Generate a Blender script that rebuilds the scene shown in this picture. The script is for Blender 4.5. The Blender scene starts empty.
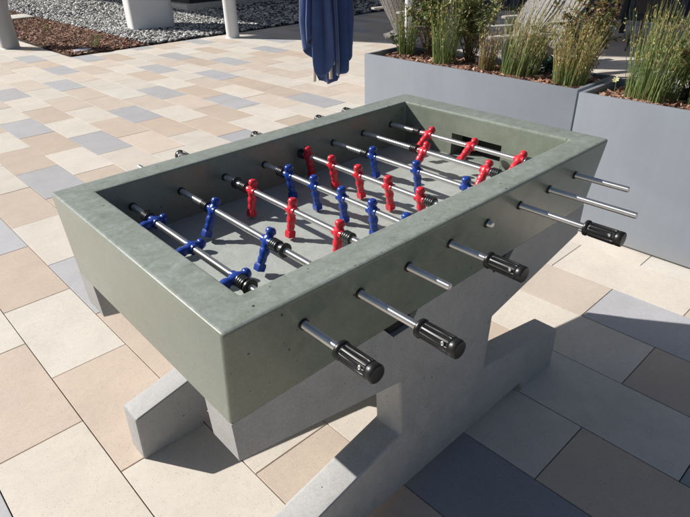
import bpy, bmesh, math, random
from mathutils import Vector, Matrix
random.seed(7)
R_ = math.radians
scene = bpy.context.scene
COL = scene.collection

# ------------------------------------------------------------------ materials
def new_mat(name):
    m = bpy.data.materials.new(name); m.use_nodes = True
    nt = m.node_tree; b = nt.nodes['Principled BSDF']
    return m, nt, b
def node(nt, t, **kw):
    n = nt.nodes.new(t)
    for k, v in kw.items():
        if k in n.inputs: n.inputs[k].default_value = v
        else: setattr(n, k, v)
    return n
def ramp(nt, src, stops):
    r = nt.nodes.new('ShaderNodeValToRGB')
    e = r.color_ramp.elements
    while len(e) < len(stops): e.new(0.5)
    for i, (p, c) in enumerate(stops):
        e[i].position = p
        e[i].color = (c, c, c, 1) if isinstance(c, (int, float)) else (*c, 1)
    nt.links.new(src, r.inputs[0]); return r
def coords(nt): return nt.nodes.new('ShaderNodeTexCoord').outputs['Object']
def noise(nt, vec, scale, detail=4, rough=0.55, dist=0):
    n = node(nt, 'ShaderNodeTexNoise', Scale=scale, Detail=detail, Roughness=rough, Distortion=dist)
    nt.links.new(vec, n.inputs['Vector']); return n.outputs['Fac']
def mixc(nt, fac, a, b, mode='MIX'):
    n = nt.nodes.new('ShaderNodeMix'); n.data_type = 'RGBA'; n.blend_type = mode
    def put(sock, v):
        if hasattr(v, 'is_output'): nt.links.new(v, sock)
        elif isinstance(v, (int, float)): sock.default_value = v if sock.type == 'VALUE' else (v, v, v, 1)
        else: sock.default_value = (*v, 1)
    put(n.inputs[0], fac); put(n.inputs[6], a); put(n.inputs[7], b)
    return n.outputs[2]
def bump(nt, b, h, strength=0.3, dist=0.002):
    n = node(nt, 'ShaderNodeBump', Strength=strength, Distance=dist)
    nt.links.new(h, n.inputs['Height']); nt.links.new(n.outputs[0], b.inputs['Normal'])
def simple(name, col, rough=0.5, metal=0.0, var=0.15, scale=20, bmp=0.0, spec=None):
    m, nt, b = new_mat(name)
    c = coords(nt); f = noise(nt, c, scale)
    lo = tuple(v*(1-var) for v in col); hi = tuple(min(1, v*(1+var)) for v in col)
    r = ramp(nt, f, [(0.3, lo), (0.7, hi)])
    nt.links.new(r.outputs[0], b.inputs['Base Color'])
    b.inputs['Roughness'].default_value = rough; b.inputs['Metallic'].default_value = metal
    if spec is not None: b.inputs['Specular IOR Level'].default_value = spec
    if bmp: bump(nt, b, f, bmp)
    return m
def pits(nt, c, scale, size):
    """small round air holes at random places: returns a 0..1 mask (1 in a hole)"""
    v = node(nt, 'ShaderNodeTexVoronoi', Scale=scale); v.feature = 'F1'
    nt.links.new(c, v.inputs['Vector'])
    sep = nt.nodes.new('ShaderNodeSeparateColor'); nt.links.new(v.outputs['Color'], sep.inputs[0])
    pw = node(nt, 'ShaderNodeMath', operation='POWER'); pw.inputs[1].default_value = 11
    nt.links.new(sep.outputs[0], pw.inputs[0])
    ml = node(nt, 'ShaderNodeMath', operation='MULTIPLY'); ml.inputs[1].default_value = size
    nt.links.new(pw.outputs[0], ml.inputs[0])
    lt = node(nt, 'ShaderNodeMath', operation='LESS_THAN')
    nt.links.new(v.outputs['Distance'], lt.inputs[0]); nt.links.new(ml.outputs[0], lt.inputs[1])
    return lt.outputs[0]
def concrete(name, dark, light, rough=(0.32, 0.55), pit=0.5, streak=None, coat=0.0):
    m, nt, b = new_mat(name)
    c = coords(nt)
    n1 = noise(nt, c, 3.2, 6, 0.62, 0.6); n2 = noise(nt, c, 26, 6, 0.65, 0.3); n3 = noise(nt, c, 160, 3, 0.6)
    base = ramp(nt, n1, [(0.32, dark), (0.68, light)]).outputs[0]
    cl = ramp(nt, n2, [(0.36, 0.92), (0.64, 1.05)]).outputs[0]
    col = mixc(nt, 1.0, base, cl, 'MULTIPLY')
    sp = ramp(nt, n3, [(0.35, 0.9), (0.65, 1.06)]).outputs[0]
    col = mixc(nt, 1.0, col, sp, 'MULTIPLY')
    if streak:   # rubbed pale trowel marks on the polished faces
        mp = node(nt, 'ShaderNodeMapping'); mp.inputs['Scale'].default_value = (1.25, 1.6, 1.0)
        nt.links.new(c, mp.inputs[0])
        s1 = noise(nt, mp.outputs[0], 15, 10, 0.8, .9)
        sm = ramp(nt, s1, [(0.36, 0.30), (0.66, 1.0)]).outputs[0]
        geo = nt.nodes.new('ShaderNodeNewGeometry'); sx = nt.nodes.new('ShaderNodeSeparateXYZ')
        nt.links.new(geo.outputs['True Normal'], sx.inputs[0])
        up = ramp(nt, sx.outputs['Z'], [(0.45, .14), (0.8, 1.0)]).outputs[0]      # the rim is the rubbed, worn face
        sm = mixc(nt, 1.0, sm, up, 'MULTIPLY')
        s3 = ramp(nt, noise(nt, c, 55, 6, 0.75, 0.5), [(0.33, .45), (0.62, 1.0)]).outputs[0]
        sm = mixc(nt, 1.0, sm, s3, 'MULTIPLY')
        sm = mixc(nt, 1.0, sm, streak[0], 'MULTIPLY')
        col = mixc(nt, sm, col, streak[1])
    p1 = pits(nt, c, 52, pit*0.40); p2 = pits(nt, c, 115, pit*0.46)
    mx = node(nt, 'ShaderNodeMath', operation='MAXIMUM'); nt.links.new(p1, mx.inputs[0]); nt.links.new(p2, mx.inputs[1])
    col = mixc(nt, mx.outputs[0], col, tuple(v*0.16 for v in dark))
    nt.links.new(col, b.inputs['Base Color'])
    rr = ramp(nt, n2, [(0.3, rough[0]), (0.7, rough[1])]).outputs[0]
    nt.links.new(rr, b.inputs['Roughness'])
    b.inputs['Coat Weight'].default_value = coat; b.inputs['Coat Roughness'].default_value = 0.25
    hs = node(nt, 'ShaderNodeMath', operation='SUBTRACT'); nt.links.new(n2, hs.inputs[0]); nt.links.new(mx.outputs[0], hs.inputs[1])
    bump(nt, b, hs.outputs[0], 0.22, 0.0015)
    return m
def paver(name, col):
    m, nt, b = new_mat(name)
    c = coords(nt)
    at = node(nt, 'ShaderNodeAttribute', attribute_name='tone')
    n1 = noise(nt, c, 5, 5, 0.6, 0.4); n2 = noise(nt, c, 420, 2, 0.6); n3 = noise(nt, c, 40, 4, 0.65)
    a = ramp(nt, n1, [(0.3, tuple(v*0.93 for v in col)), (0.7, tuple(v*1.05 for v in col))]).outputs[0]
    a = mixc(nt, 1.0, a, ramp(nt, n2, [(0.36, 0.86), (0.6, 1.05)]).outputs[0], 'MULTIPLY')
    a = mixc(nt, 1.0, a, ramp(nt, n3, [(0.3, 0.955), (0.7, 1.03)]).outputs[0], 'MULTIPLY')
    a = mixc(nt, 1.0, a, at.outputs['Color'], 'MULTIPLY')
    dk = pits(nt, c, 260, 0.52)
    a = mixc(nt, dk, a, tuple(v*0.62 for v in col))
    # a few dull stains
    st = ramp(nt, noise(nt, c, 1.1, 7, 0.7, 1.2), [(0.56, 1.0), (0.74, 0.87)]).outputs[0]
    a = mixc(nt, 1.0, a, st, 'MULTIPLY')
    nt.links.new(a, b.inputs['Base Color'])
    b.inputs['Roughness'].default_value = 0.62
    bump(nt, b, n2, 0.22, 0.001)
    return m
def leafmat(name, c1, c2, rough=0.5, trans=0.34):
    m, nt, b = new_mat(name)
    geo = nt.nodes.new('ShaderNodeNewGeometry')
    r = ramp(nt, geo.outputs['Random Per Island'], [(0.1, c1), (0.9, c2)])
    nt.links.new(r.outputs[0], b.inputs['Base Color'])
    b.inputs['Roughness'].default_value = rough
    t = nt.nodes.new('ShaderNodeBsdfTranslucent'); nt.links.new(r.outputs[0], t.inputs[0])
    mx = nt.nodes.new('ShaderNodeMixShader'); mx.inputs[0].default_value = trans
    nt.links.new(b.outputs[0], mx.inputs[1]); nt.links.new(t.outputs[0], mx.inputs[2])
    nt.links.new(mx.outputs[0], nt.nodes['Material Output'].inputs[0])
    return m
def islandmat(name, stops, rough=0.8):
    m, nt, b = new_mat(name)
    geo = nt.nodes.new('ShaderNodeNewGeometry')
    r = ramp(nt, geo.outputs['Random Per Island'], stops); r.color_ramp.interpolation = 'LINEAR'
    nt.links.new(r.outputs[0], b.inputs['Base Color']); b.inputs['Roughness'].default_value = rough
    return m

M = {}
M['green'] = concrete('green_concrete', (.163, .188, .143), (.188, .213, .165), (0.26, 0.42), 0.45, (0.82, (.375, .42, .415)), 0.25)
M['green_in'] = concrete('green_concrete_inside', (.24, .262, .23), (.31, .33, .29), (0.5, 0.65), 0.5)
M['field'] = concrete('pale_field_concrete', (.37, .40, .375), (.42, .45, .42), (0.4, 0.6), 0.15)
M['grey'] = concrete('grey_concrete', (.345, .345, .342), (.405, .403, .398), (0.45, 0.7), 0.4)
M['pcream'] = paver('cream_paver', (.655, .60, .53))
M['psand'] = paver('light_sand_paver', (.61, .525, .445))
M['ptan'] = paver('tan_paver', (.565, .465, .38))
M['pgrey'] = paver('grey_paver', (.445, .443, .46))
M['pdark'] = paver('dark_grey_paver', (.31, .325, .36))
M['pwhite'] = paver('pale_paver', (.66, .62, .56))
M['joint'] = simple('joint_sand', (.085, .075, .065), 0.95, scale=60)
m, nt, b = new_mat('grey_painted_metal'); c = coords(nt)
mp = node(nt, 'ShaderNodeMapping'); mp.inputs['Scale'].default_value = (22, 22, 1.1); nt.links.new(c, mp.inputs[0])
st = ramp(nt, noise(nt, mp.outputs[0], 1, 6, 0.6), [(0.38, .978), (0.66, 1.015)]).outputs[0]
cl = ramp(nt, noise(nt, c, 2.2, 6, 0.65, .8), [(0.3, .94), (0.7, 1.05)]).outputs[0]
col = mixc(nt, 1.0, (.222, .246, .284), st, 'MULTIPLY'); col = mixc(nt, 1.0, col, cl, 'MULTIPLY')
sz = nt.nodes.new('ShaderNodeSeparateXYZ'); nt.links.new(c, sz.inputs[0])
nz = node(nt, 'ShaderNodeMath', operation='MULTIPLY_ADD'); nz.inputs[1].default_value = .16; nt.links.new(noise(nt, c, 9, 5), nz.inputs[0]); nt.links.new(sz.outputs['Z'], nz.inputs[2])
du = ramp(nt, nz.outputs[0], [(0.06, .40), (0.19, 0.0)]).outputs[0]
col = mixc(nt, du, col, (.30, .285, .26))
sc = ramp(nt, noise(nt, c, 34, 8, .8, 2.5), [(0.71, 0.0), (0.76, .45)]).outputs[0]
col = mixc(nt, sc, col, (.31, .325, .34))
nt.links.new(col, b.inputs['Base Color'])
nt.links.new(ramp(nt, noise(nt, c, 3, 5), [(0.3, .34), (0.7, .56)]).outputs[0], b.inputs['Roughness'])
bump(nt, b, noise(nt, c, 1.7, 2), .12, .01)
M['planter'] = m
M['steel'] = simple('polished_steel', (.82, .81, .79), 0.44, 0.93, 0.05, 60)
_nt = M['steel'].node_tree; _b = _nt.nodes['Principled BSDF']      # polished round and round: the shine runs along the rod
_b.inputs['Anisotropic'].default_value = .88; _b.inputs['Anisotropic Rotation'].default_value = .25
_tg = node(_nt, 'ShaderNodeTangent'); _tg.direction_type = 'RADIAL'; _tg.axis = 'Y'; _nt.links.new(_tg.outputs[0], _b.inputs['Tangent'])
M['black'] = simple('black_rubber', (.016, .016, .017), 0.38, 0, 0.2, 80)
M['blackgrip'] = simple('black_plastic_grip', (.011, .011, .0115), 0.36, 0, 0.25, 120, 0.03, 0.45)
M['screw'] = simple('zinc_screw', (.7, .7, .68), 0.3, 1.0, 0.05, 60)
M['blue'] = simple('blue_plastic', (.014, .050, .285), 0.30, 0, 0.06, 60)
M['red'] = simple('red_plastic', (.60, .028, .045), 0.30, 0, 0.06, 60)
M['void'] = simple('black_lining_and_slot_shade', (.012, .012, .012), 0.8, 0, 0.2, 60)
M['mulch'] = islandmat('bark_chips', [(0.0, (.055, .03, .02)), (0.35, (.18, .09, .06)), (0.7, (.33, .175, .115)), (1.0, (.52, .35, .26))], 0.9)
M['soil'] = simple('dark_mulch_soil', (.075, .04, .027), 0.95, 0, 0.5, 40, 0.5)
M['peb'] = islandmat('river_pebbles', [(0.0, (.025, .027, .03)), (0.38, (.065, .07, .075)), (0.54, (.17, .175, .18)), (0.66, (.50, .495, .48)), (1.0, (.74, .73, .70))], 0.6)
M['grit'] = simple('grey_grit', (.10, .10, .10), 0.95, 0, 0.4, 50)
m, nt, b = new_mat('navy_canvas'); c = coords(nt)
cl = ramp(nt, noise(nt, c, 6, 6, .7, .6), [(0.3, (.020, .047, .15)), (0.7, (.036, .075, .225))]).outputs[0]
mp = node(nt, 'ShaderNodeMapping'); mp.inputs['Scale'].default_value = (14, 14, 3); nt.links.new(c, mp.inputs[0])
nt.links.new(cl, b.inputs['Base Color']); b.inputs['Roughness'].default_value = .82
b.inputs['Sheen Weight'].default_value = .25
bump(nt, b, noise(nt, mp.outputs[0], 1, 5, .6, .8), .7, .012)
M['fabric'] = m
M['strip'] = simple('wood_rib', (.50, .44, .36), 0.5, 0, 0.15, 30)
M['col'] = simple('light_grey_paint', (.74, .745, .75), 0.45, 0, 0.03, 3)
M['colg'] = simple('mid_grey_paint', (.40, .405, .41), 0.45, 0, 0.04, 3)
M['kerbw'] = simple('pale_kerb_concrete', (.55, .53, .49), 0.8, 0, 0.12, 14, 0.2)
M['armw'] = simple('weathered_grey_slat', (.40, .385, .36), 0.75, 0, 0.2, 30, 0.1)
M['darkbed'] = simple('charcoal_panel', (.03, .032, .036), 0.6, 0, 0.2, 8)
M['wall'] = simple('slate_cladding', (.075, .08, .10), 0.6, 0, 0.15, 5)
M['blackmetal'] = simple('black_powdercoat', (.015, .015, .017), 0.45, 0, 0.2, 40)
M['shade_slab'] = simple('white_shade_slab', (.55, .55, .54), 0.7, 0, 0.05, 3)
M['lid'] = simple('mauve_plastic_lid', (.50, .45, .50), 0.5, 0, 0.08, 30)
M['rush'] = leafmat('rush_green', (.16, .235, .075), (.40, .485, .19))
M['rushtip'] = leafmat('rush_straw', (.36, .31, .11), (.58, .49, .21))
M['dry'] = leafmat('dry_brown_stalk', (.26, .18, .10), (.48, .36, .20))
M['leafg'] = leafmat('shrub_leaf', (.07, .13, .035), (.24, .33, .10), 0.38)
M['leafy'] = leafmat('shrub_pale_leaf', (.14, .17, .06), (.48, .46, .24), 0.38)
M['leafr'] = leafmat('shrub_bronze_leaf', (.13, .085, .035), (.40, .26, .12), 0.42)
M['teal'] = leafmat('blue_green_leaf', (.05, .13, .115), (.12, .24, .21))
M['stem'] = simple('woody_stem', (.13, .09, .055), 0.85, 0, 0.2, 40)
M['petal'] = leafmat('pale_flower', (.62, .60, .26), (.72, .70, .38))
# weathered boards of the lounge chairs
m, nt, b = new_mat('weathered_grey_board'); c = coords(nt)
mp = node(nt, 'ShaderNodeMapping'); mp.inputs['Scale'].default_value = (60, 60, 60); nt.links.new(c, mp.inputs[0])
wv = node(nt, 'ShaderNodeTexNoise', Scale=0.9, Detail=3); nt.links.new(mp.outputs[0], wv.inputs['Vector'])
mp2 = node(nt, 'ShaderNodeMapping'); mp2.inputs['Scale'].default_value = (90, 90, 9); nt.links.new(c, mp2.inputs[0])
n2 = noise(nt, mp2.outputs[0], 1, 3)
r1 = ramp(nt, wv.outputs['Fac'], [(0.3, (.19, .185, .175)), (0.7, (.26, .25, .235))]).outputs[0]
cc = mixc(nt, 1.0, r1, ramp(nt, n2, [(0.38, 0.5), (0.62, 1.25)]).outputs[0], 'MULTIPLY')
nt.links.new(cc, b.inputs['Base Color']); b.inputs['Roughness'].default_value = 0.8; bump(nt, b, n2, 0.5, 0.004)
M['weave'] = m

# ------------------------------------------------------------------ mesh helpers
def link(name, bm, mats, parent=None, org=(0, 0, 0), smooth=None):
    me = bpy.data.meshes.new(name)
    if any(org): bmesh.ops.translate(bm, verts=bm.verts, vec=-Vector(org))
    bm.to_mesh(me); bm.free()
    if not isinstance(mats, (list, tuple)): mats = [mats]
    for x in mats: me.materials.append(x)
    o = bpy.data.objects.new(name, me); COL.objects.link(o)
    if parent: o.parent = parent
    else: o.location = org
    if smooth is not None:
        me.polygons.foreach_set('use_smooth', [True]*len(me.polygons))
        if smooth < 180: me.set_sharp_from_angle(angle=R_(smooth))
    return o
def thing(name, label, cat, loc=(0, 0, 0), group=None):
    o = bpy.data.objects.new(name, None); COL.objects.link(o); o.location = loc
    o.empty_display_size = 0.1
    return tag(o, label, cat, group)
def tag(o, label, cat, group=None):
    o['label'] = label; o['category'] = cat
    if group: o['group'] = group
    return o
def structure(o): o['kind'] = 'structure'; return o
def quad(bm, vs, mi=0):
    f = bm.faces.new([bm.verts.new(v) for v in vs]); f.material_index = mi; return f
def box(bm, lo, hi, mi=0, mat=None):
    x0, y0, z0 = lo; x1, y1, z1 = hi
    v = [Vector(p) for p in ((x0,y0,z0),(x1,y0,z0),(x1,y1,z0),(x0,y1,z0),(x0,y0,z1),(x1,y0,z1),(x1,y1,z1),(x0,y1,z1))]
    if mat is not None: v = [mat @ p for p in v]
    v = [bm.verts.new(p) for p in v]
    fs = []
    for f in ((0,3,2,1),(4,5,6,7),(0,1,5,4),(1,2,6,5),(2,3,7,6),(3,0,4,7)):
        g = bm.faces.new([v[i] for i in f]); g.material_index = mi; fs.append(g)
    return fs
def prism(bm, pts, a, b, axis='y', mi=0):
    """closed outline pts (2-D) extruded from a to b along an axis"""
    def P(p, t): return {'y': (p[0], t, p[1]), 'x': (t, p[0], p[1]), 'z': (p[0], p[1], t)}[axis]
    A = [bm.verts.new(P(p, a)) for p in pts]; B = [bm.verts.new(P(p, b)) for p in pts]
    n = len(pts)
    fs = [bm.faces.new(A), bm.faces.new(B[::-1])]
    for i in range(n): fs.append(bm.faces.new([A[i], B[i], B[(i+1) % n], A[(i+1) % n]]))
    for f in fs: f.material_index = mi
    bmesh.ops.recalc_face_normals(bm, faces=fs)
    return fs
def lathe(bm, prof, segs=20, mat=None, mi=0, rfun=None):
    """prof: (z, r) along z; rfun(angle, i) multiplies r"""
    rings = []
    for i, (z, r) in enumerate(prof):
        ring = []
        for k in range(segs):
            a = 2*math.pi*k/segs; q = r*(rfun(a, i) if rfun else 1)
            p = Vector((q*math.cos(a), q*math.sin(a), z))
            ring.append(bm.verts.new(mat @ p if mat is not None else p))
        rings.append(ring)
    mis = mi if isinstance(mi, (list, tuple)) else [mi]*(len(prof)-1)
    for i in range(len(rings)-1):
        for k in range(segs):
            f = bm.faces.new([rings[i][k], rings[i][(k+1) % segs], rings[i+1][(k+1) % segs], rings[i+1][k]]); f.material_index = mis[i]
    f = bm.faces.new(rings[0][::-1]); f.material_index = mis[0]
    f = bm.faces.new(rings[-1]); f.material_index = mis[-1]
def tube(bm, pts, rad, segs=8, mi=0, cap=True):
    pts = [Vector(p) for p in pts]; rs = rad if isinstance(rad, (list, tuple)) else [rad]*len(pts)
    rings = []
    for i, p in enumerate(pts):
        d = (pts[min(i+1, len(pts)-1)]-pts[max(i-1, 0)]).normalized()
        up = Vector((0, 0, 1)) if abs(d.z) < .9 else Vector((1, 0, 0))
        a = d.cross(up).normalized(); b2 = d.cross(a)
        rings.append([bm.verts.new(p+rs[i]*(math.cos(t)*a+math.sin(t)*b2)) for t in [2*math.pi*k/segs for k in range(segs)]])
    for i in range(len(rings)-1):
        for k in range(segs):
            f = bm.faces.new([rings[i][k], rings[i][(k+1) % segs], rings[i+1][(k+1) % segs], rings[i+1][k]]); f.material_index = mi
    if cap and segs > 2:
        bm.faces.new(rings[0][::-1]).material_index = mi; bm.faces.new(rings[-1]).material_index = mi
def bevel(bm, edges, w, seg=2):
    bmesh.ops.bevel(bm, geom=edges, offset=w, segments=seg, profile=0.6, affect='EDGES', clamp_overlap=True)
def apply_bool(o, cutters):
    for c in cutters:
        md = o.modifiers.new('b', 'BOOLEAN'); md.operation = 'DIFFERENCE'; md.object = c; md.solver = 'EXACT'
    dg = bpy.context.evaluated_depsgraph_get()
    me = bpy.data.meshes.new_from_object(o.evaluated_get(dg))
    o.modifiers.clear(); old = o.data; o.data = me; bpy.data.meshes.remove(old)
    for c in cutters: bpy.data.objects.remove(c, do_unlink=True)

# ------------------------------------------------------------------ paving, beds and ground
H = 0.964                                  # rim of the game table above the paving
SK = 0.022                                 # the paving lies at a slight angle to the table
PW, PL, P0 = 0.319, 0.652, -0.064
known = {-2: {1:'G', 0:'C'}, -1: {3:'T', 2:'C', 1:'T', 0:'C', -1:'T'}, 0: {0:'C', 1:'T', 2:'C', 3:'T', 4:'G', 5:'C'},
 1: {-1:'T', 0:'C', 1:'T', 2:'G', 3:'C', 4:'T', 5:'C', 6:'C', 7:'G'}, 2: {-2:'C', -1:'D', 0:'C', 4:'T', 5:'G', 6:'T', 7:'C', 8:'T'},
 3: {-3:'D', -2:'T', -1:'W', 0:'C', 4:'T', 5:'C', 6:'T', 7:'G', 8:'C', 9:'T'}, 4: {-3:'C', -2:'D', -1:'W', 0:'T', 5:'C', 6:'G', 7:'C', 8:'T', 9:'C', 10:'G'},
 5: {-3:'W', -2:'T', -1:'C', 0:'C', 5:'T', 6:'T', 7:'C', 8:'T', 9:'C', 10:'T'}, 6: {-3:'C', -2:'W', -1:'G', 0:'T', 5:'C', 6:'T', 7:'G', 8:'T', 9:'T', 10:'G', 11:'C'},
 7: {-3:'C', -2:'T', -1:'C', 0:'C', 4:'G', 5:'T', 6:'C', 7:'T', 8:'W', 9:'C', 10:'T', 11:'G'}, 8: {-1:'W', 0:'C', 4:'C', 5:'C', 6:'T', 7:'T', 8:'G', 9:'C'},
 9: {4:'T', 5:'C', 6:'G', 7:'T', 8:'C'}, 10: {4:'C', 5:'C', 6:'T', 7:'C', 8:'T', 9:'C', 10:'G'}, 11: {5:'G', 6:'T', 7:'T', 8:'G', 9:'C'}}
bm = bmesh.new()
tone = bm.loops.layers.float_color.new('tone')
prng = random.Random(11)
KIND = {'C': 0, 'T': 1, 'G': 2, 'W': 3, 'D': 4, 'S': 5}
def add_paver(u0, u1, v0, v1, mi):
    g = 0.0018; ch = 0.0012; d = 0.013
    u0 += g; u1 -= g; v0 += g; v1 -= g
    if u1-u0 < .03 or v1-v0 < .03: return
    t = 1+prng.uniform(-.065, .05); w = prng.uniform(-.012, .012); dz = prng.uniform(-.0008, .0008)
    tx, ty = prng.uniform(-.0014, .0014), prng.uniform(-.001, .001)
    def P(u, v, z): return (u-SK*v, v, z+dz+tx*(u-u0)+ty*(v-v0))
    top = [bm.verts.new(P(*q, 0)) for q in ((u0+ch, v0+ch), (u1-ch, v0+ch), (u1-ch, v1-ch), (u0+ch, v1-ch))]
    mid = [bm.verts.new(P(*q, -ch)) for q in ((u0, v0), (u1, v0), (u1, v1), (u0, v1))]
    bot = [bm.verts.new(P(*q, -d)) for q in ((u0, v0), (u1, v0), (u1, v1), (u0, v1))]
    fs = [bm.faces.new(top)]
    for a, b_ in ((mid, top), (bot, mid)):
        for i in range(4): fs.append(bm.faces.new([a[i], a[(i+1) % 4], b_[(i+1) % 4], b_[i]]))
    for f in fs:
        f.material_index = mi
        for l in f.loops: l[tone] = (t*(1+w), t, t*(1-w), 1)
VE, UE = 8.87, P0+PW*9
grid = {}
for k in range(-18, 36):
    ph = 0.105 if k % 2 == 0 else 0.431
    for n in range(-14, 34):
        v0 = ph+PL*n; u0 = P0+PW*k
        kk = known.get(k, {}).get(n)
        if kk is None:
            near = [grid.get((k-1, n)), grid.get((k-1, n-1)), grid.get((k-1, n+1)), grid.get((k, n-1)), grid.get((k-2, n))]
            w = [5, 4, 0.0 if 'G' in near else 2.2, 1.0]
            if near[3] == 'C': w[0] *= .4
            if near[3] == 'T': w[1] *= .5
            kk = prng.choices('CTGW', w)[0]
        grid[(k, n)] = kk
        if kk == 'T' and (k >= 5 or v0 > 5) and prng.random() < .72: kk = 'S'      # a lighter batch of the tan slabs
        v1, u1 = v0+PL, u0+PW
        if u0+.01 > UE:
            if v0 > VE: continue
            v1 = min(v1, VE)
        add_paver(u0, u1, v0, v1, KIND[kk])
structure(link('pavement', bm, [M['pcream'], M['ptan'], M['pgrey'], M['pwhite'], M['pdark'], M['psand']]))
bm = bmesh.new(); quad(bm, [(-150, -150, -.0125), (150, -150, -.0125), (150, 150, -.0125), (-150, 150, -.0125)])
structure(link('ground', bm, M['joint']))

XM = 2.61; YB = VE+.02
def chips(bm, n, x0, x1, y0, y1, z, size, rng, zfun=None):
    for _ in range(n):
        x, y = rng.uniform(x0, x1), rng.uniform(y0, y1)
        s = size*rng.uniform(.5, 1.35)
        m = Matrix.Translation((x, y, (zfun(x, y) if zfun else z)+rng.uniform(0, .5)*size*.6)) @ Matrix.Rotation(rng.uniform(0, 6.28), 4, 'Z') @ Matrix.Rotation(rng.gauss(0, .45), 4, 'X') @ Matrix.Rotation(rng.gauss(0, .3), 4, 'Y')
        a, b_, c_ = s*.5, s*rng.uniform(.16, .3), s*.07
        box(bm, (-a, -b_, -c_), (a, b_, c_), 0, m)
rng = random.Random(3)
def soilsheet(bm, x0, x1, y0, y1, z, nx, ny, amp, rng, mi=0):
    g = [[bm.verts.new((x0+(x1-x0)*i/nx, y0+(y1-y0)*j/ny, z+rng.uniform(-amp, amp))) for j in range(ny+1)] for i in range(nx+1)]
    for i in range(nx):
        for j in range(ny): bm.faces.new([g[i][j], g[i+1][j], g[i+1][j+1], g[i][j+1]]).material_index = mi
bm = bmesh.new(); soilsheet(bm, XM, 3.93, YB, 17.5, .006, 20, 90, .008, rng, 1)
chips(bm, 17000, XM+.03, 3.92, YB+.03, 17, .012, .052, rng)
link('bark_mulch', bm, [M['mulch'], M['soil']])['kind'] = 'stuff'
bm = bmesh.new(); soilsheet(bm, 3.93, 16, YB, 24, .004, 20, 30, .004, rng, 1)
def pebbles(bm, n, x0, x1, y0, y1, size):
    ico = bmesh.new(); bmesh.ops.create_icosphere(ico, subdivisions=1, radius=1); iv = [v.co.copy() for v in ico.verts]; fi = [[v.index for v in f.verts] for f in ico.faces]; ico.free()
    for _ in range(n):
        x, y = rng.uniform(x0, x1), rng.uniform(y0, y1); s = size*rng.uniform(.55, 1.25)
        m = Matrix.Translation((x, y, .01+s*.25)) @ Matrix.Rotation(rng.uniform(0, 6.28), 4, 'Z') @ Matrix.Rotation(rng.gauss(0, .3), 4, 'X') @ Matrix.Diagonal((s*.6, s*.42, s*.33, 1))
        vs = [bm.verts.new(m @ (p*rng.uniform(.88, 1.1))) for p in iv]
        for f in fi: bm.faces.new([vs[i] for i in f]).smooth = True
pebbles(bm, 20000, 3.95, 7.5, YB+.03, 14, .064); pebbles(bm, 12000, 3.95, 7.5, 14, 21, .075); pebbles(bm, 6000, 7.5, 11.5, YB+.03, 13, .08)
link('gravel', bm, [M['peb'], M['grit']])['kind'] = 'stuff'

# ------------------------------------------------------------------ the concrete game table
L, W, HB = 1.45, .885, .244
TX, TY = .004, .034
WX, WY = .0935, .0885
ORG = (L/2, W/2, 0)
table = thing('foosball_table', 'green and grey concrete table football game with steel rods standing on the paved terrace', 'foosball table', ORG)
bm = bmesh.new()
zt, zb, zf = H, H-HB, H-.168
def ring(x0, x1, y0, y1, z): return [bm.verts.new(p) for p in ((x0, y0, z), (x1, y0, z), (x1, y1, z), (x0, y1, z))]
o0 = ring(TX, L-TX, TY, W-TY, zb); o1 = ring(0, L, 0, W, zt)
i1 = ring(WX, L-WX, WY, W-WY, zt); i0 = ring(WX+.003, L-WX-.003, WY+.003, W-WY-.003, zf)
bm.faces.new(o0[::-1]); bm.faces.new(i0)
for a, b_ in ((o0, o1), (o1, i1), (i1, i0)):
    for k in range(4): bm.faces.new([a[k], a[(k+1) % 4], b_[(k+1) % 4], b_[k]])
bmesh.ops.recalc_face_normals(bm, faces=bm.faces)
bm.edges.ensure_lookup_table()
def isedge(e):
    z = [v.co.z for v in e.verts]
    if min(z) > zt-1e-4: return True
    xs = [v.co.x for v in e.verts]
    return abs(z[0]-z[1]) > .1
E1 = [e for e in bm.edges if isedge(e) and e.is_manifold and abs(e.calc_face_angle(0)) > .3]
bevel(bm, E1, .0105, 4)
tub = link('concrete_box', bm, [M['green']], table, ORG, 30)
cut = []
def cutter(lo, hi):
    b2 = bmesh.new(); box(b2, lo, hi); o = link('cutter', b2, [M['green_in']], None); o.location = [-v for v in ORG]; cut.append(o)
GY0, GY1, GZ0, GZ1 = .331, .553, zf+.004, zt-.078
cutter((L-WX-.02, GY0, GZ0), (L-.02, GY1, GZ1))
cutter((.02, GY0, GZ0), (WX+.02, GY1, GZ1))
# the table parent is only an offset, so cutters are placed in the table's own space
for c in cut: c.parent = table; c.location = (0, 0, 0); c.data.transform(Matrix.Translation([-v for v in ORG]))
bpy.context.view_layer.update()
apply_bool(tub, cut)
tub.data.polygons.foreach_set('use_smooth', [True]*len(tub.data.polygons)); tub.data.set_sharp_from_angle(angle=R_(30))
bm = bmesh.new(); box(bm, (WX+.004, WY+.004, zf-.01), (L-WX-.004, W-WY-.004, zf+.004))
link('playing_field', bm, M['field'], table, ORG)
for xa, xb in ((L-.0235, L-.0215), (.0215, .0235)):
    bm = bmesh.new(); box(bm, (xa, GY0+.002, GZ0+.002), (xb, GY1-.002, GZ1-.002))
    link('goal_lining', bm, M['void'], table, ORG)
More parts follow.
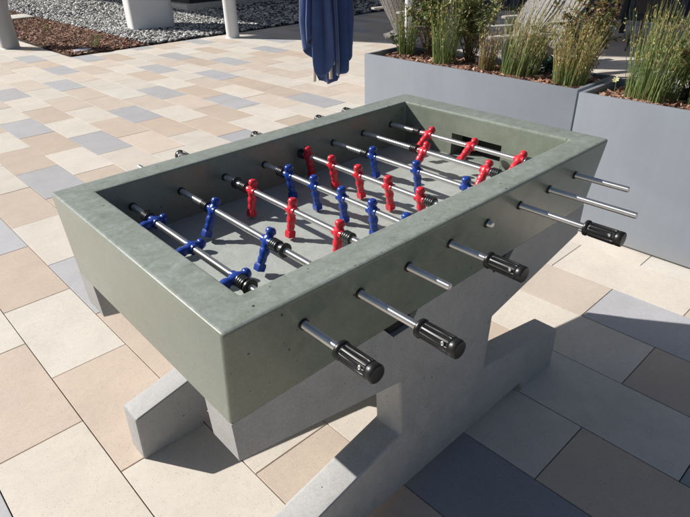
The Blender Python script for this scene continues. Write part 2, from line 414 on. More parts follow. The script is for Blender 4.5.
# two hourglass base panels
zp = zb-.0012
prof = [(.004, zp), (.440, zp), (.476, zp-.042), (.540, zp-.042), (.568, zp), (L-.568, zp), (L-.540, zp-.042), (L-.476, zp-.042), (L-.440, zp), (L-.004, zp),
        (L-.008, .604), (L-.509, .500), (L-.519, .296), (L-.008, .182), (L-.001, .0), (1.222, .0), (1.205, .052), (.245, .052), (.228, .0), (.001, .0), (.008, .182), (.519, .296), (.509, .500), (.008, .604)]
for y0, y1 in ((.0345, .137), (W-.137, W-.0345)):
    bm = bmesh.new(); prism(bm, prof, y0, y1)
    bmesh.ops.recalc_face_normals(bm, faces=bm.faces)
    big = [e for e in bm.edges if len(e.link_faces) == 2 and e.calc_face_angle(0) > .3 and max(v.co.z for v in e.verts) < zp-.05 and max(v.co.z for v in e.verts) > .06]
    bevel(bm, big, .010, 3)
    link('base_panel', bm, M['grey'], table, ORG, 30)

for y0, y1 in ((.050, .122), (W-.122, W-.050)):  # added black blocks that paint deep shade into the panel slots
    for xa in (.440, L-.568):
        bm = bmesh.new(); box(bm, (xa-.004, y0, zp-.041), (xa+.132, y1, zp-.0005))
        link('slot_shade_block', bm, M['void'], table, ORG)
# player rods ---------------------------------------------------------------
ZR = H-.0755
X0, SP = .1815, .1557
def figure_mesh():
    bm = bmesh.new()
    S = [(.0345, .0035, .0035, 0), (.0335, .0080, .0080, 0), (.0305, .0104, .0104, 0), (.0262, .0114, .0116, .0003), (.0215, .0117, .0124, .001), (.0200, .0104, .0108, .001), (.0165, .0094, .0096, .0006), (.0140, .0088, .0088, 0),
         (.0118, .0112, .0095, 0), (.0080, .0134, .0110, 0), (.0030, .0140, .0120, 0), (-.003, .0138, .0122, 0), (-.009, .0126, .0114, 0), (-.0150, .0106, .0098, 0), (-.0185, .0098, .0092, 0),
         (-.0215, .0112, .0102, 0), (-.0270, .0122, .0110, 0), (-.0330, .0118, .0105, 0), (-.0385, .0100, .0092, 0), (-.0415, .0092, .0086, 0), (-.0450, .0100, .0094, 0), (-.0505, .0102, .0095, 0),
         (-.0560, .0094, .0085, 0), (-.0600, .0084, .0078, 0), (-.0635, .0082, .0080, 0)]
    n = 18; rings = []
    for z, a, b_, dx in S:
        rings.append([bm.verts.new((dx+b_*math.cos(t), a*math.copysign(abs(math.sin(t))**.85, math.sin(t)), z)) for t in [2*math.pi*k/n for k in range(n)]])
    for i in range(len(rings)-1):
        for k in range(n): bm.faces.new([rings[i][k], rings[i+1][k], rings[i+1][(k+1) % n], rings[i][(k+1) % n]])
    bm.faces.new(rings[0]); bm.faces.new(rings[-1][::-1])
    # arms moulded against the chest
    for s in (-1, 1):
        tube(bm, [(.002, s*.0125, .007), (.006, s*.0136, -.002), (.0095, s*.0105, -.009)], [.0042, .0040, .0034], 8)
    # foot block
    prism(bm, [(-.0085, -.060), (.0085, -.060), (.0102, -.067), (.0094, -.0795), (-.0094, -.0795), (-.0102, -.067)], -.0085, .0085)
    # boss where the rod passes
    lathe(bm, [(-.0146, .0112), (.0146, .0112)], 16, Matrix.Rotation(R_(90), 4, 'X'))
    bmesh.ops.recalc_face_normals(bm, faces=bm.faces)
    bmesh.ops.scale(bm, verts=bm.verts, vec=(1.18, 1.16, 1.03))
    return bm
figs = {}
for cname in ('red', 'blue'):
    o = link('player_figure', figure_mesh(), M[cname], None, (0, 0, 0), 50)
    figs[cname] = o
def bumper_bm():
    bm = bmesh.new()
    p, mi = [], []
    z = -.014
    p.append((z, .0098))
    for k in range(4):
        p += [(z+.0007, .0152), (z+.0018, .0165), (z+.0042, .0165), (z+.0053, .0152)]
        mi += [0, 0, 0, 0]
        z += .0060
        p += [(z, .0128)] if k == 3 else [(z, .0128), (z+.0006, .0128)]
        mi += [0] if k == 3 else [1, 0]
        z += .0014 if k < 3 else 0
    p.append((z+.0002, .0098)); mi = mi[:len(p)-1]+[0]*(len(p)-1-len(mi))
    lathe(bm, p, 24, Matrix.Rotation(R_(90), 4, 'X'), mi)
    return bm
bump0 = link('rubber_bumper', bumper_bm(), [M['black'], M['steel']], None, (0, 0, 0), 35)
bm = bmesh.new(); lathe(bm, [(-.004, .0095), (-.0035, .0180), (-.0025, .0192), (.0025, .0192), (.0035, .0180), (.004, .0095)], 24, Matrix.Rotation(R_(90), 4, 'X'))
coll0 = link('stop_collar', bm, M['black'], None, (0, 0, 0), 35)
def handle_bm():
    bm = bmesh.new()
    # along -y: flange, ribbed grip, end cap
    prof = [(0, .0105), (.001, .0165), (.003, .0178), (.0085, .0178), (.0105, .0165), (.0125, .0150), (.0145, .0158), (.0175, .0163), (.068, .0168), (.0745, .0168), (.0765, .0168), (.078, .0160), (.0795, .0160), (.081, .0168), (.0915, .0166), (.0935, .0150), (.094, .0120)]
    grooved = {7, 8, 9}
    def rf(a, i):
        if i in grooved: return 1 - .15*min(1, max(0, math.cos(9*a)*2.2+.35))
        return 1
    lathe(bm, [(z*1.06, r*1.16) for z, r in prof], 108, Matrix.Rotation(R_(90), 4, 'X'), 0, rf)
    return bm
hand0 = link('handle', handle_bm(), M['blackgrip'], None, (0, 0, 0), 40)
bm = bmesh.new(); lathe(bm, [(0, .0042), (.0012, .0040), (.0018, .0030), (.0010, .0028), (.0010, .001)], 14)
screw0 = link('grip_screw', bm, [M['screw']], None, (0, 0, 0), 40)
protos = [figs['red'], figs['blue'], bump0, coll0, hand0, screw0]
def clone(src, parent, loc, rot=(0, 0, 0), label=None):
    o = src.copy(); COL.objects.link(o); o.parent = parent; o.location = loc; o.rotation_euler = rot
    o.name = src.name
    if label: o['label'] = label
    return o
# (colour, tilt deg, near end y, far end y, handle side, figures y, bumpers y, collars y)
RODS = [
 ('blue', 86, -.100, 1.00, 'n', (.655, .452, .249), (.698, .222), (.196,)),
 ('blue', 27, -.160, 1.09, 'n', (.608, .345), (.645, .311), (.274,)),
 ('red', 10.5, -.112, 1.01, 'f', (.640, .445, .248), (.682, .211), (.728,)),
 ('blue', -5, -.102, 1.03, 'n', (.657, .531, .405, .279, .153), (.700, .116), ()),
 ('red', -8, -.008, .995, 'f', (.750, .624, .497, .366, .238), (.788, .200), ()),
 ('blue', -10, -.183, 1.00, 'n', (.585, .388, .192), (.626, .150), ()),
 ('red', 40, -.247, .985, 'f', (.492, .232), (.534, .193), ()),
 ('red', 58, -.158, .985, 'f', (.601, .404, .206), (.656, .166), ()),
]
word = {2: 'two', 3: 'three', 5: 'five'}
for i, (cname, tilt, ya, yb, side, fy, by, cy) in enumerate(RODS):
    x = X0+SP*i
    bm = bmesh.new()
    rr = .0088
    lathe(bm, [(-(yb), rr*.82), (-(yb-.002), rr), (-(ya+.002), rr), (-ya, rr*.82)], 20, Matrix.Translation((0, 0, 0)) @ Matrix.Rotation(R_(90), 4, 'X'))
    rod = link('player_rod', bm, M['steel'], table, (0, 0, 0), 40)
    rod.location = (x-ORG[0], -ORG[1], ZR)
    rod['label'] = f'steel rod with {word[len(fy)]} {cname} figures' + (' and black ribbed handle on the near side' if side == 'n' else ' and bare near end')
    for y in fy: clone(figs[cname], rod, (0, y, 0), (0, R_(tilt), 0), f'{cname} plastic player figure')
    for k, y in enumerate(by): clone(bump0, rod, (0, y, 0), (0, 0, 0) if k else (0, 0, R_(180)))
    for y in cy: clone(coll0, rod, (0, y, 0))
    hr = Matrix.Rotation(R_([20, 35, 0, 15, 0, 42, 0, 0][i]), 4, 'Y')
    if side == 'n': h = clone(hand0, rod, (0, ya+.002, 0), (0, R_([20, 50, 0, 40, 0, 55, 0, 0][i]), 0))
    else: h = clone(hand0, rod, (0, yb-.012, 0), (0, R_(25), R_(180)))
# a small zinc screw set in each grip (a sub-part of its rod)
bpy.context.view_layer.update()
for h in [o for o in COL.objects if o.name.startswith('handle') and o.parent]:
    a = h.rotation_euler.z
    s = clone(screw0, h.parent, (0, 0, 0)); s.name = 'grip_screw'
    off = -.070 if a == 0 else .070
    up = R_(38)
    s.location = h.location + Vector((math.sin(up)*-.0158, off, math.cos(up)*.0158)) if False else h.location + Vector((.0186*math.sin(R_(-62)), off, .0186*math.cos(R_(-62))))
    s.rotation_euler = (0, R_(-62), 0)
for p in protos: bpy.data.objects.remove(p, do_unlink=True)
# black bearing sleeves round every rod, inside and outside both long walls
bm = bmesh.new(); lathe(bm, [(-.001, .0092), (-.001, .0125), (.004, .0125), (.0055, .0118), (.0055, .0092)], 24)
bear = link('rod_bearing', bm, M['black'], None, (0, 0, 0), 40)
first = True
for i in range(8):
    x = X0+SP*i
    for yy, ang in ((TY*.0755/HB, 90), (WY+.001, -90), (W-WY-.001, 90), (W-TY*.0755/HB, -90)):
        o = bear if first else bear.copy()
        if not first: COL.objects.link(o)
        first = False
        o.parent = table; o.location = (x-ORG[0], yy-ORG[1], ZR); o.rotation_euler = (R_(ang), 0, 0)

# ------------------------------------------------------------------ planters
PH = .79
def planter(y0, y1, x0, x1, label):
    c = ((x0+x1)/2, (y0+y1)/2, 0)
    t = thing('planter_box', label, 'planter', c, 'long grey metal planters behind the game table')
    bm = bmesh.new(); tw = .024
    prng2 = random.Random(int(y0*100))
    def rg(a, z): return [bm.verts.new(p) for p in ((x0+a, y0+a, z), (x1-a, y0+a, z), (x1-a, y1-a, z), (x0+a, y1-a, z))]
    q = [rg(.012, .0), rg(.012, .012), rg(0, .0125), rg(0, PH), rg(tw, PH), rg(tw, PH-.22)]
    for a, b_ in zip(q, q[1:]):
        for k in range(4): bm.faces.new([a[k], a[(k+1) % 4], b_[(k+1) % 4], b_[k]])
    bm.faces.new(q[0][::-1]); bm.faces.new(q[-1])
    bmesh.ops.recalc_face_normals(bm, faces=bm.faces)
    es = [e for e in bm.edges if e.is_manifold and e.calc_face_angle(0) > .5 and (min(v.co.z for v in e.verts) > PH-.01 or (abs(e.verts[0].co.z-e.verts[1].co.z) > .5))]
    bevel(bm, es, .004, 2)
    link('shell', bm, M['planter'], t, c, 30)
    bm = bmesh.new(); soilsheet(bm, x0+tw+.001, x1-tw-.001, y0+tw+.001, y1-tw-.001, PH-.05, 8, 30, .010, prng2, 1)
    chips(bm, int(1500*(y1-y0)), x0+tw+.04, x1-tw-.04, y0+tw+.04, y1-tw-.04, PH-.045, .052, prng2)
    s = link('bark_mulch', bm, [M['mulch'], M['soil']], t, c); s['kind'] = 'stuff'
    return t
planter(.700, 2.362, 2.655, 3.115, 'grey rectangular metal planter with its left end free, full of rushes and shrubs')
planter(-1.35, .672, 2.615, 3.075, 'grey rectangular metal planter running out at the right edge of the photo')
SOIL = PH-.04

def rush(bm, x, y, z, n, h, r0, lean, spread, rng, tipfrac=.35, dry=0.0, wid=.0019):
    for _ in range(n):
        a = rng.uniform(0, 6.28); rad = r0*math.sqrt(rng.random())
        bx, by = x+rad*math.cos(a), y+rad*math.sin(a)*1.2
        hh = h*rng.uniform(.45, 1.0)
        out = spread*rng.uniform(.2, 1.0)
        d = Vector((math.cos(a)*out+lean[0]*rng.uniform(.2, 1.5)+rng.gauss(0, .07), math.sin(a)*out+lean[1]*rng.uniform(.2, 1.5)+rng.gauss(0, .07), 0))
        w = wid*rng.uniform(.7, 1.3)
        side = Vector((rng.gauss(0, 1), rng.gauss(0, 1), 0)).normalized()
        side2 = Vector((-side.y, side.x, 0))
        K = 5; prev = None
        isdry = rng.random() < dry
        tipy = rng.random() < tipfrac*2.2
        for k in range(K+1):
            t = k/K
            p = Vector((bx, by, z))+d*hh*(t**1.35)+Vector((0, 0, hh*t*(1-.12*out*t)))
            ww = w*(1-.75*t)
            cur = [bm.verts.new(p+side*ww), bm.verts.new(p-side*ww*.5+side2*ww*.8), bm.verts.new(p-side*ww*.5-side2*ww*.8)]
            if prev:
                mi = 2 if isdry else (1 if (tipy and t > 1-tipfrac) else 0)
                for q in range(3):
                    f = bm.faces.new([prev[q], prev[(q+1) % 3], cur[(q+1) % 3], cur[q]]); f.material_index = mi
            prev = cur
        if rng.random() < .5:      # small papery seed heads up the last third
            up_ = (Vector((0, 0, 1))+d*.9).normalized()
            for _k in range(rng.randint(2, 5)):
                pp = p-up_*hh*rng.uniform(0, .34)
                box(bm, (-.0019, -.0019, -.0055), (.0019, .0019, .0055), 2 if isdry else (1 if rng.random() < .7 else 0), Matrix.Translation(pp+side*rng.uniform(-.005, .005)) @ Matrix.Rotation(rng.gauss(0, .7), 4, side2))
def rush_plant(x, y, n, h, r0, lean, spread, label, seed, **kw):
    bm = bmesh.new(); rush(bm, x, y, SOIL-.02, n, h, r0, lean, spread, random.Random(seed), **kw)
    o = link('rush_clump', bm, [M['rush'], M['rushtip'], M['dry']], None, (x, y, SOIL-.02))
    tag(o, label, 'ornamental rush', 'plants growing in the grey planters')
def shrub(x, y, h, r, nst, nleaf, lsize, mats, label, seed, lean=(0, 0), flat=.0):
    rng = random.Random(seed)
    t = thing('shrub', label, 'shrub', (x, y, SOIL-.02), 'plants growing in the grey planters')
    bs, bl = bmesh.new(), bmesh.new()
    twigs = []
    for _ in range(nst):
        a = rng.uniform(0, 6.28); o_ = r*rng.uniform(.15, 1); hh = h*rng.uniform(.55, 1)
        p0 = Vector((rng.gauss(0, .012), rng.gauss(0, .012), 0)); p3 = Vector((o_*math.cos(a)+lean[0]*hh, o_*math.sin(a)+lean[1]*hh, hh))
        p1 = p0.lerp(p3, .35)+Vector((0, 0, hh*.08)); p2 = p0.lerp(p3, .7)+Vector((rng.gauss(0, .012), rng.gauss(0, .012), hh*.03))
        tube(bs, [p0, p1, p2, p3], [.004, .003, .002, .001], 5)
        twigs.append((p0, p1, p2, p3))
        for _b in range(4):
            q = p1.lerp(p3, rng.uniform(.1, .9)); e = q+Vector((rng.gauss(0, .05), rng.gauss(0, .05), rng.uniform(.02, .09)))
            tube(bs, [q, e], [.0016, .0007], 4); twigs.append((q, q.lerp(e, .33), q.lerp(e, .66), e))
    for _ in range(int(nleaf*2.2)):
        tw = rng.choice(twigs); f = rng.uniform(.10, 1.0)
        k = min(2, int(f*3)); p = tw[k].lerp(tw[k+1], f*3-k)
        s = lsize*rng.uniform(.55, 1.3)
        mm = Matrix.Translation(p) @ Matrix.Rotation(rng.uniform(0, 6.28), 4, 'Z') @ Matrix.Rotation(rng.uniform(-1.1, .7), 4, 'Y') @ Matrix.Rotation(rng.gauss(0, .5), 4, 'X')
        pts = [(0, 0, 0), (s*.35, s*.24, s*.05), (s*.75, s*.2, s*.05), (s, 0, 0), (s*.75, -s*.2, s*.05), (s*.35, -s*.24, s*.05)]
        vv = [bl.verts.new(mm @ Vector(q)) for q in pts]
        mi = rng.choices(range(len(mats)), [3]+[1]*(len(mats)-1))[0]
        bl.faces.new([vv[0], vv[1], vv[2], vv[3]]).material_index = mi; bl.faces.new([vv[0], vv[3], vv[4], vv[5]]).material_index = mi
    link('stems', bs, M['stem'], t); link('foliage', bl, mats, t)
    return t
# left planter, from its free end
rush_plant(2.93, 2.20, 150, .42, .055, (.0, -.02), .16, 'thin green rush clump next to the free left end of the planter', 21, tipfrac=.16, dry=.06)
shrub(2.99, 2.03, .56, .22, 26, 1500, .027, [M['leafg'], M['leafy'], M['leafr']], 'leafy green shrub between the two leftmost rush clumps', 31)
rush_plant(2.87, 1.79, 210, .50, .07, (.02, -.03), .17, 'tall grey-green rush clump between two leafy shrubs in the left planter', 22, tipfrac=.18, dry=.06)
shrub(2.98, 1.66, .56, .25, 28, 1600, .028, [M['leafy'], M['leafg'], M['leafy']], 'shrub with glossy yellow-green leaves left of the dry brown tuft', 32)
rush_plant(2.87, 1.44, 140, .31, .045, (.02, -.10), .12, 'short dry brown tuft close to the front rim of the left planter', 23, tipfrac=.6, dry=.75)
rush_plant(2.90, 1.225, 330, .47, .10, (.05, -.26), .20, 'big rush clump leaning right with straw-coloured tips', 24, tipfrac=.34, dry=.08)
shrub(3.03, 1.10, .14, .07, 6, 70, .04, [M['teal']], 'low blue-green plant between the leaning clump and the bushy straw-tipped clump', 33)
rush_plant(2.865, .865, 330, .40, .085, (.05, -.13), .22, 'bushy rush clump with golden brown tips at the right end of the left planter', 25, tipfrac=.42, dry=.12)
shrub(3.03, .86, .60, .26, 24, 800, .024, [M['leafr'], M['leafy'], M['leafg']], 'open airy shrub with small bronze leaves behind the golden-tipped clump', 34, (.05, -.12))
rush_plant(2.86, .395, 400, .54, .11, (.05, -.12), .22, 'tall dense green rush clump at the left end of the right planter', 26, tipfrac=.16, dry=.05)
shrub(2.96, .22, .36, .22, 24, 1000, .028, [M['leafg'], M['leafr'], M['leafy']], 'low spreading shrub beside the tall green clump in the right planter', 35)
rush_plant(2.84, .16, 150, .42, .04, (.03, -.12), .14, 'narrow rush clump cut by the right edge of the photo', 27, tipfrac=.18, dry=.08)
shrub(2.98, 2.26, .16, .09, 6, 60, .03, [M['leafg']], 'small green sprig in the corner of the left planter', 36)
# a pale yellow bloom beside the tall clump
bm = bmesh.new()
for k in range(7):
    a = 2*math.pi*k/7
    quad(bm, [(0, 0, .01), (.014*math.cos(a-.35), .014*math.sin(a-.35), .014), (.02*math.cos(a), .02*math.sin(a), .016), (.014*math.cos(a+.35), .014*math.sin(a+.35), .014)])
t = thing('flower', 'single pale yellow bloom beside the tall green clump in the right planter', 'flower', (2.80, .565, SOIL))
b2 = bmesh.new(); tube(b2, [(0, 0, -.02), (.004, 0, .05), (0, 0, .09)], .0015, 5)
link('stem', b2, M['rush'], t)
o = link('bloom', bm, M['petal'], t); o.location = (0, 0, .082); o.rotation_euler = (0, R_(-45), 0)

# ------------------------------------------------------------------ closed umbrella on its cantilever mast
UX, UY, UZ = 2.735, 2.865, .49
um = thing('cantilever_umbrella', 'closed navy blue parasol hanging in front of the shaded gravel', 'umbrella', (UX, UY, 0))
bm = bmesh.new()
NA = 240; NZ = 50; TOPZ = 2.35
BASE = math.atan2(-.709-UY, -.346-UX)      # the side of the cloth that the folds were read from
hemT = [(-180, .455), (-150, .47), (-125, .66), (-95, .79), (-70, .76), (-33, .90), (-28, .62), (-18, .565), (-6, .60), (5, .70), (12, .80), (17, .95), (22, .70), (30, .56), (45, .585), (60, .67), (78, .77), (95, .80), (135, .70), (160, .47), (180, .455)]
crease = [-172, -128, -88, -60, -38, -12, 15, 36, 58, 84, 128, 188]
deep = [.5, .55, .45, .38, .42, .35, .95, .40, .34, .45, .5]
def lin(T, x):
    for (a0, b0), (a1, b1) in zip(T, T[1:]):
        if x <= a1: return b0+(b1-b0)*(x-a0)/(a1-a0)
    return T[-1][1]
grid_ = []
for j in range(NZ+1):
    row = []
    for k in range(NA):
        ph = -180+360*k/NA
        if ph < crease[0]: pq = ph+360
        else: pq = ph
        i = max(q for q in range(11) if crease[q] <= pq)
        f = (pq-crease[i])/(crease[i+1]-crease[i])
        hem = lin(hemT, ph)
        z = hem+(TOPZ-hem)*(j/NZ)**1.2
        tt = (TOPZ-z)/(TOPZ-.5)
        R0 = .045+.172*min(1, tt*1.35)**.8
        if tt > .9: R0 *= 1-.12*((tt-.9)/.1)
        d0, d1 = deep[i], deep[(i+1) % 11]
        bell = math.sin(math.pi*f**(1.35 if i % 2 else .75))
        dp = (d0*(1-f)+d1*f)*(.45+.75*tt)
        r = R0*(1-dp*(1-bell**.7))*(1+.07*math.sin(i*2.3+1))
        r += .007*math.sin(8*z+i*1.9+f*5)*tt+.010*math.sin(5*z+i)*tt
        tw = .16*tt*math.sin(f*math.pi)*(1 if i % 2 else -.6)
        a = BASE+R_(ph)+tw
        row.append(bm.verts.new((r*math.cos(a), r*math.sin(a), z)))
    grid_.append(row)
for j in range(NZ):
    for k in range(NA): bm.faces.new([grid_[j][k], grid_[j+1][k], grid_[j+1][(k+1) % NA], grid_[j][(k+1) % NA]])
bm.faces.new(grid_[-1])
can = link('canopy', bm, M['fabric'], um, (0, 0, 0), 180)
sm = can.modifiers.new('thickness', 'SOLIDIFY'); sm.thickness = .003
for a, zb_, rr_ in ((BASE+R_(-52), .525, .150), (BASE+R_(14), .535, .07), (BASE+R_(30), .60, .03), (BASE+R_(150), .62, .08), (BASE+R_(-150), .60, .09)):
    b2 = bmesh.new(); tube(b2, [(rr_*math.cos(a), rr_*math.sin(a), zb_), (.5*rr_*math.cos(a), .5*rr_*math.sin(a), 1.3), (.02*math.cos(a), .02*math.sin(a), 2.2)], [.014, .012, .01], 8)
    link('rib', b2, M['strip'], um)
b2 = bmesh.new(); lathe(b2, [(.60, .024), (.61, .028), (.66, .028), (.67, .018), (2.42, .018)], 14); link('hub_tube', b2, M['col'], um)
mx, my = 4.42-UX, 3.50-UY
b2 = bmesh.new(); tube(b2, [(0, 0, 2.40), (mx*.4, my*.4, 2.72), (mx, my, 2.62)], .03, 10); link('arm', b2, M['col'], um)
b2 = bmesh.new(); tube(b2, [(mx, my, 0.06), (mx, my, 2.75)], .038, 16); link('mast', b2, M['col'], um)
b2 = bmesh.new(); box(b2, (mx-.22, my-.22, .002), (mx+.22, my+.22, .06)); link('base_plate', b2, M['darkbed'], um)

# ------------------------------------------------------------------ lounge chairs
def lounge_chair(x, y, rz, label):
    t = thing('lounge_chair', label, 'lounge chair', (x, y, 0), 'grey slatted lounge chairs beyond the planters')
    t.rotation_euler = (0, 0, rz)
    # local: faces +x
    bm = bmesh.new(); Kh = 16
    for q in range(7):                                   # seven tapering slats side by side, with narrow gaps
        fr, bk = [], []
        s0, s1 = -1+2*q/7+.022, -1+2*(q+1)/7-.022
        for j in range(Kh+1):
            v = j/Kh; hgt = .005+1.0*v; bx = .06-.50*v
            wv_ = .20+.17*min(1, v*1.2)
            hgt -= .16*max(0, v-.6)/.4*((s0+s1)*.5)**2       # rounded top line
            rf, rb = [], []
            for i in range(3):
                sx_ = s0+(s1-s0)*i/2
                cx = bx+.10*sx_*sx_
                rf.append(bm.verts.new((cx+.011, wv_*sx_, hgt))); rb.append(bm.verts.new((cx-.011, wv_*sx_, hgt-.006)))
            fr.append(rf); bk.append(rb)
        for j in range(Kh):
            for i in range(2):
                bm.faces.new([fr[j][i], fr[j][i+1], fr[j+1][i+1], fr[j+1][i]]); bm.faces.new([bk[j][i], bk[j+1][i], bk[j+1][i+1], bk[j][i+1]])
            for i in (0, 2): bm.faces.new([fr[j][i], fr[j+1][i], bk[j+1][i], bk[j][i]])
        for j in (0, Kh):
            for i in range(2): bm.faces.new([fr[j][i], bk[j][i], bk[j][i+1], fr[j][i+1]])
    bmesh.ops.recalc_face_normals(bm, faces=bm.faces)
    link('backrest', bm, M['weave'], t, (0, 0, 0), 50)
    bm = bmesh.new(); prism(bm, [(-.16, .19), (.02, .22), (.24, .31), (.40, .36), (.45, .34), (.45, .24), (.41, .24), (.40, .31), (.22, .26), (-.14, .15)], -.27, .27)
    link('seat', bm, M['weave'], t, (0, 0, 0), 40)
    for s in (-1, 1):
        bm = bmesh.new(); y0 = s*.36
        pts = [(-.30, s*.30), (-.30, s*.40), (.30, s*.43), (.46, s*.41), (.50, s*.36), (.46, s*.31), (.30, s*.29)]
        prism(bm, pts, .545, .572, 'z'); bevel(bm, [e for e in bm.edges], .006, 2)
        link('arm', bm, M['armw'], t, (0, 0, 0), 40)
        for xa, xb in ((.40, .43),):
            bm = bmesh.new(); tube(bm, [(xa, s*.34, .545), (xb, s*.33, 0)], .02, 8); link('leg', bm, M['weave'], t, (0, 0, 0), 60)
        bm = bmesh.new(); prism(bm, [(-.10, .12), (-.08, .19), (.40, .33), (.44, .26)], s*.29-.012, s*.29+.012); link('side_rail', bm, M['weave'], t)
lounge_chair(6.42, 5.40, R_(-14), 'grey slatted lounge chair facing right past the free end of the left planter')
lounge_chair(5.62, 2.95, R_(148), 'grey slatted lounge chair behind the leaning straw-tipped rush clump')
lounge_chair(6.75, 3.15, R_(152), 'grey slatted lounge chair behind the golden brown rush clump')

# ------------------------------------------------------------------ columns, beds and building behind
def column(name, x, y, r, h, label, cat, oval=1.0, grp=None, mat='col'):
    t = thing(name, label, cat, (x, y, 0), grp)
    bm = bmesh.new()
    lathe(bm, [(-.01, r), (h-.05, r), (h-.02, r*.98), (h, r*.9)], 40, Matrix.Diagonal((1, oval, 1, 1)))
    link('shaft', bm, M[mat], t, (0, 0, 0), 40)
    bm = bmesh.new(); lathe(bm, [(-.005, r*1.10), (.004, r*1.10), (.012, r*1.02), (.02, r*.99)], 40, Matrix.Diagonal((1, oval, 1, 1)))
    link('base_ring', bm, M[mat], t, (0, 0, 0), 40)
    return t
column('post', 2.22, 10.60, .145, 1.35, 'grey round post at the corner of the bark bed on the far left', 'post', mat='colg')
column('column', 5.33, 8.46, .115, 7.99, 'slim grey column standing where the paving meets the gravel', 'column', 1.0)
t = thing('column', 'thick pale column rising from the gravel', 'column', (4.90, 10.80, 0))
bm = bmesh.new(); prism(bm, [(-.42, -.36), (.42, -.36), (.42, .36), (-.42, .36)], -.01, 7.99, 'z')
bevel(bm, [e for e in bm.edges if abs(e.verts[0].co.z-e.verts[1].co.z) > 1], .16, 8)
o = link('shaft', bm, M['col'], t, (0, 0, 0), 30); o.rotation_euler = (0, 0, R_(-14))
bm = bmesh.new(); prism(bm, [(-.44, -.38), (.44, -.38), (.44, .38), (-.44, .38)], -.005, .03, 'z')
bevel(bm, [e for e in bm.edges if abs(e.verts[0].co.z-e.verts[1].co.z) > .03], .16, 8)
o = link('base_ring', bm, M['darkbed'], t, (0, 0, 0), 30); o.rotation_euler = (0, 0, R_(-14))
# raised bed behind the gravel
t = thing('raised_bed', 'charcoal raised bed on a pale concrete kerb behind the gravel', 'raised bed', (9, 14.5, 0))
bm = bmesh.new(); box(bm, (6.75, 12.7, .0), (11.4, 16.5, .16)); bevel(bm, list(bm.edges), .012, 2); link('kerb', bm, M['kerbw'], t, (9, 14.5, 0), 30)
bm = bmesh.new(); box(bm, (6.95, 12.9, .161), (11.3, 16.4, .95)); bevel(bm, list(bm.edges), .01, 2); link('panel', bm, M['darkbed'], t, (9, 14.5, 0), 30)
bm = bmesh.new(); box(bm, (6.99, 12.86, .30), (11.26, 12.899, .36)); link('rail', bm, M['blackmetal'], t, (9, 14.5, 0))
# added building with an unseen roof shaped to shade the back of the terrace
BX = 11.8
bd = thing('building', 'added dark slate clad building behind the terrace, mostly out of view', 'building', (BX, 5, 0))
bm = bmesh.new(); box(bm, (BX, -14, -.01), (BX+6, 32, 8.6))
for k in range(120):
    yy = -13.8+k*.315
    box(bm, (BX-.045, yy, .08), (BX-.0005, yy+.10, 7.9))
link('wall', bm, M['wall'], bd, (BX, 5, 0))
bm = bmesh.new()
CH = 8.0
shade = [(6.4, 21.7), (6.5, 8.9), (6.9, 8.5), (5.45, 8.37), (6.55, 6.0), (7.7, 2.8), (8.2, 2.0), (8.83, -1.15), (10.4, -8.75), (11.2, -13)]   # where its shade ends on the ground
edge = [(x-.734*CH, y+1.2326*CH) for x, y in shade]
pts = edge+[(7.0, edge[-1][1]), (7.0, 26.0), (BX-.06, 26.0), (BX-.06, edge[0][1])]
prism(bm, pts, CH, CH+.25, 'z')
link('added_shade_canopy', bm, M['shade_slab'], bd, (BX, 5, 0))
# black table and chairs in the shade
t = thing('outdoor_table', 'black metal table in the shade at the upper right corner', 'table', (9.4, 2.75, 0))
bm = bmesh.new(); box(bm, (-.45, -.8, .70), (.45, .8, .74)); bevel(bm, list(bm.edges), .006, 2); link('tabletop', bm, M['blackmetal'], t)
for sx in (-1, 1):
    for sy in (-1, 1):
        bm = bmesh.new(); box(bm, (sx*.40-.03, sy*.74-.03, 0), (sx*.40+.03, sy*.74+.03, .70)); link('leg', bm, M['blackmetal'], t)
def side_chair(x, y, rz, label):
    t = thing('outdoor_chair', label, 'chair', (x, y, 0), 'black chairs in the shade'); t.rotation_euler = (0, 0, rz)
    bm = bmesh.new(); box(bm, (-.22, -.23, .43), (.24, .23, .46)); bevel(bm, list(bm.edges), .01, 2); link('seat', bm, M['blackmetal'], t)
    bm = bmesh.new(); box(bm, (-.02, -.22, .0), (.0, .22, .36), 0, Matrix.Translation((-.20, 0, .50)) @ Matrix.Rotation(R_(-12), 4, 'Y')); link('backrest', bm, M['blackmetal'], t)
    for sx, sy in ((-1, -1), (-1, 1), (1, -1), (1, 1)):
        bm = bmesh.new(); tube(bm, [(sx*.2, sy*.2, .43), (sx*.25, sy*.22, 0)], .014, 8); link('leg', bm, M['blackmetal'], t)
side_chair(8.55, 2.55, R_(5), 'black metal chair at the near side of the black table')
side_chair(9.2, 4.1, R_(-85), 'black metal chair at the left end of the black table')
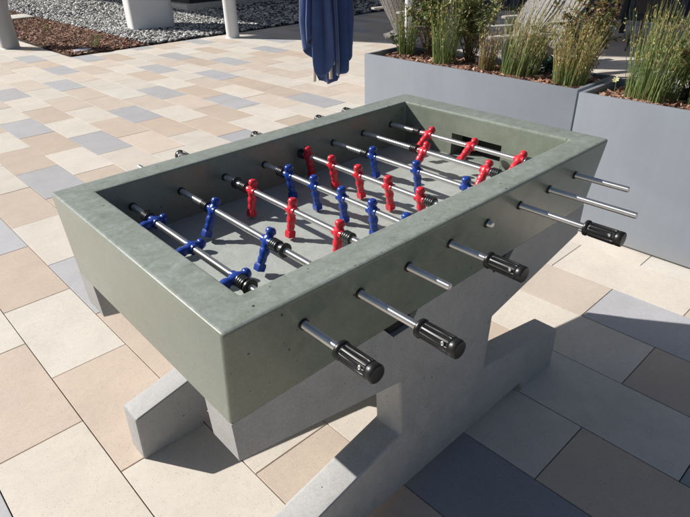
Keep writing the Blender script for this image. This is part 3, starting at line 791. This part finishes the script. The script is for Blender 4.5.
# things in the bark bed
t = thing('valve_cover', 'round mauve valve cover lying in the bark bed', 'valve cover', (2.92, 9.20, 0))
bm = bmesh.new(); lathe(bm, [(-.005, .15), (.03, .15), (.04, .142), (.044, .12), (.040, .115), (.042, 0.02)], 32); link('lid', bm, M['lid'], t, (0, 0, 0), 40)
bm = bmesh.new(); box(bm, (-.03, -.008, .042), (.03, .008, .047)); link('lift_slot', bm, M['darkbed'], t)
bm = bmesh.new(); box(bm, (3.35, 14.75, -.005), (3.88, 15.6, .05)); bevel(bm, list(bm.edges), .01, 2)
tag(link('concrete_pad', bm, M['kerbw'], None, (3.6, 15.2, 0), 30), 'small pale concrete pad set in the far end of the bark bed', 'concrete pad')
def sedge(x, y, n, h, label, seed):
    bm = bmesh.new(); rush(bm, x, y, 0, n, h, .05, (0, 0), .5, random.Random(seed), tipfrac=.15, dry=.1, wid=.004)
    tag(link('grass_tuft', bm, [M['rush'], M['rushtip'], M['dry']], None, (x, y, 0)), label, 'grass tuft', 'young plants in the bark bed')
sedge(3.22, 9.42, 26, .26, 'sparse dark green tuft beside the mauve valve cover', 51)
sedge(3.30, 12.2, 20, .22, 'thin grass tuft in the middle of the bark bed', 52)
sedge(2.85, 13.0, 20, .22, 'small tuft behind the grey post in the bark bed', 53)

# ------------------------------------------------------------------ light, sky, camera
SUN = Vector((-.42, .705, .572)).normalized()
sd = bpy.data.lights.new('sun', 'SUN'); sd.energy = 5.0; sd.angle = R_(.53); sd.color = (1, .955, .89)
so = bpy.data.objects.new('sun', sd); COL.objects.link(so); so.location = SUN*30
so.rotation_euler = SUN.to_track_quat('Z', 'Y').to_euler()
w = bpy.data.worlds.new('World'); scene.world = w; w.use_nodes = True
wn = w.node_tree; bg = wn.nodes['Background']; bg.inputs[1].default_value = .05
sky = wn.nodes.new('ShaderNodeTexSky'); sky.sky_type = 'NISHITA'; sky.sun_disc = False
sky.sun_elevation = math.asin(SUN.z); sky.sun_rotation = math.atan2(SUN.x, SUN.y)
sky.altitude = 50; sky.air_density = 1.0; sky.dust_density = 1.0
wn.links.new(sky.outputs[0], bg.inputs[0])
f_, yaw, pitch, roll = 554.297, .840167, -.529873, -.0286806
cd = bpy.data.cameras.new('camera'); cam = bpy.data.objects.new('camera', cd); COL.objects.link(cam)
fw = Vector((math.cos(pitch)*math.cos(yaw), math.cos(pitch)*math.sin(yaw), math.sin(pitch)))
r_ = fw.cross(Vector((0, 0, 1))).normalized(); u_ = r_.cross(fw)
rx = math.cos(roll)*r_+math.sin(roll)*u_; ux = -math.sin(roll)*r_+math.cos(roll)*u_
m3 = Matrix((rx, ux, -fw)).transposed()
cam.matrix_world = Matrix.Translation((-.34617, -.709165, .59232+H)) @ m3.to_4x4()
cd.sensor_fit = 'HORIZONTAL'; cd.sensor_width = 36; cd.lens = f_/690*36
cd.clip_start = .02; cd.clip_end = 600
scene.camera = cam
vs = scene.view_settings
vs.view_transform = 'Standard'; vs.look = 'None'; vs.gamma = 1; vs.use_curve_mapping = False; vs.exposure = 0.35
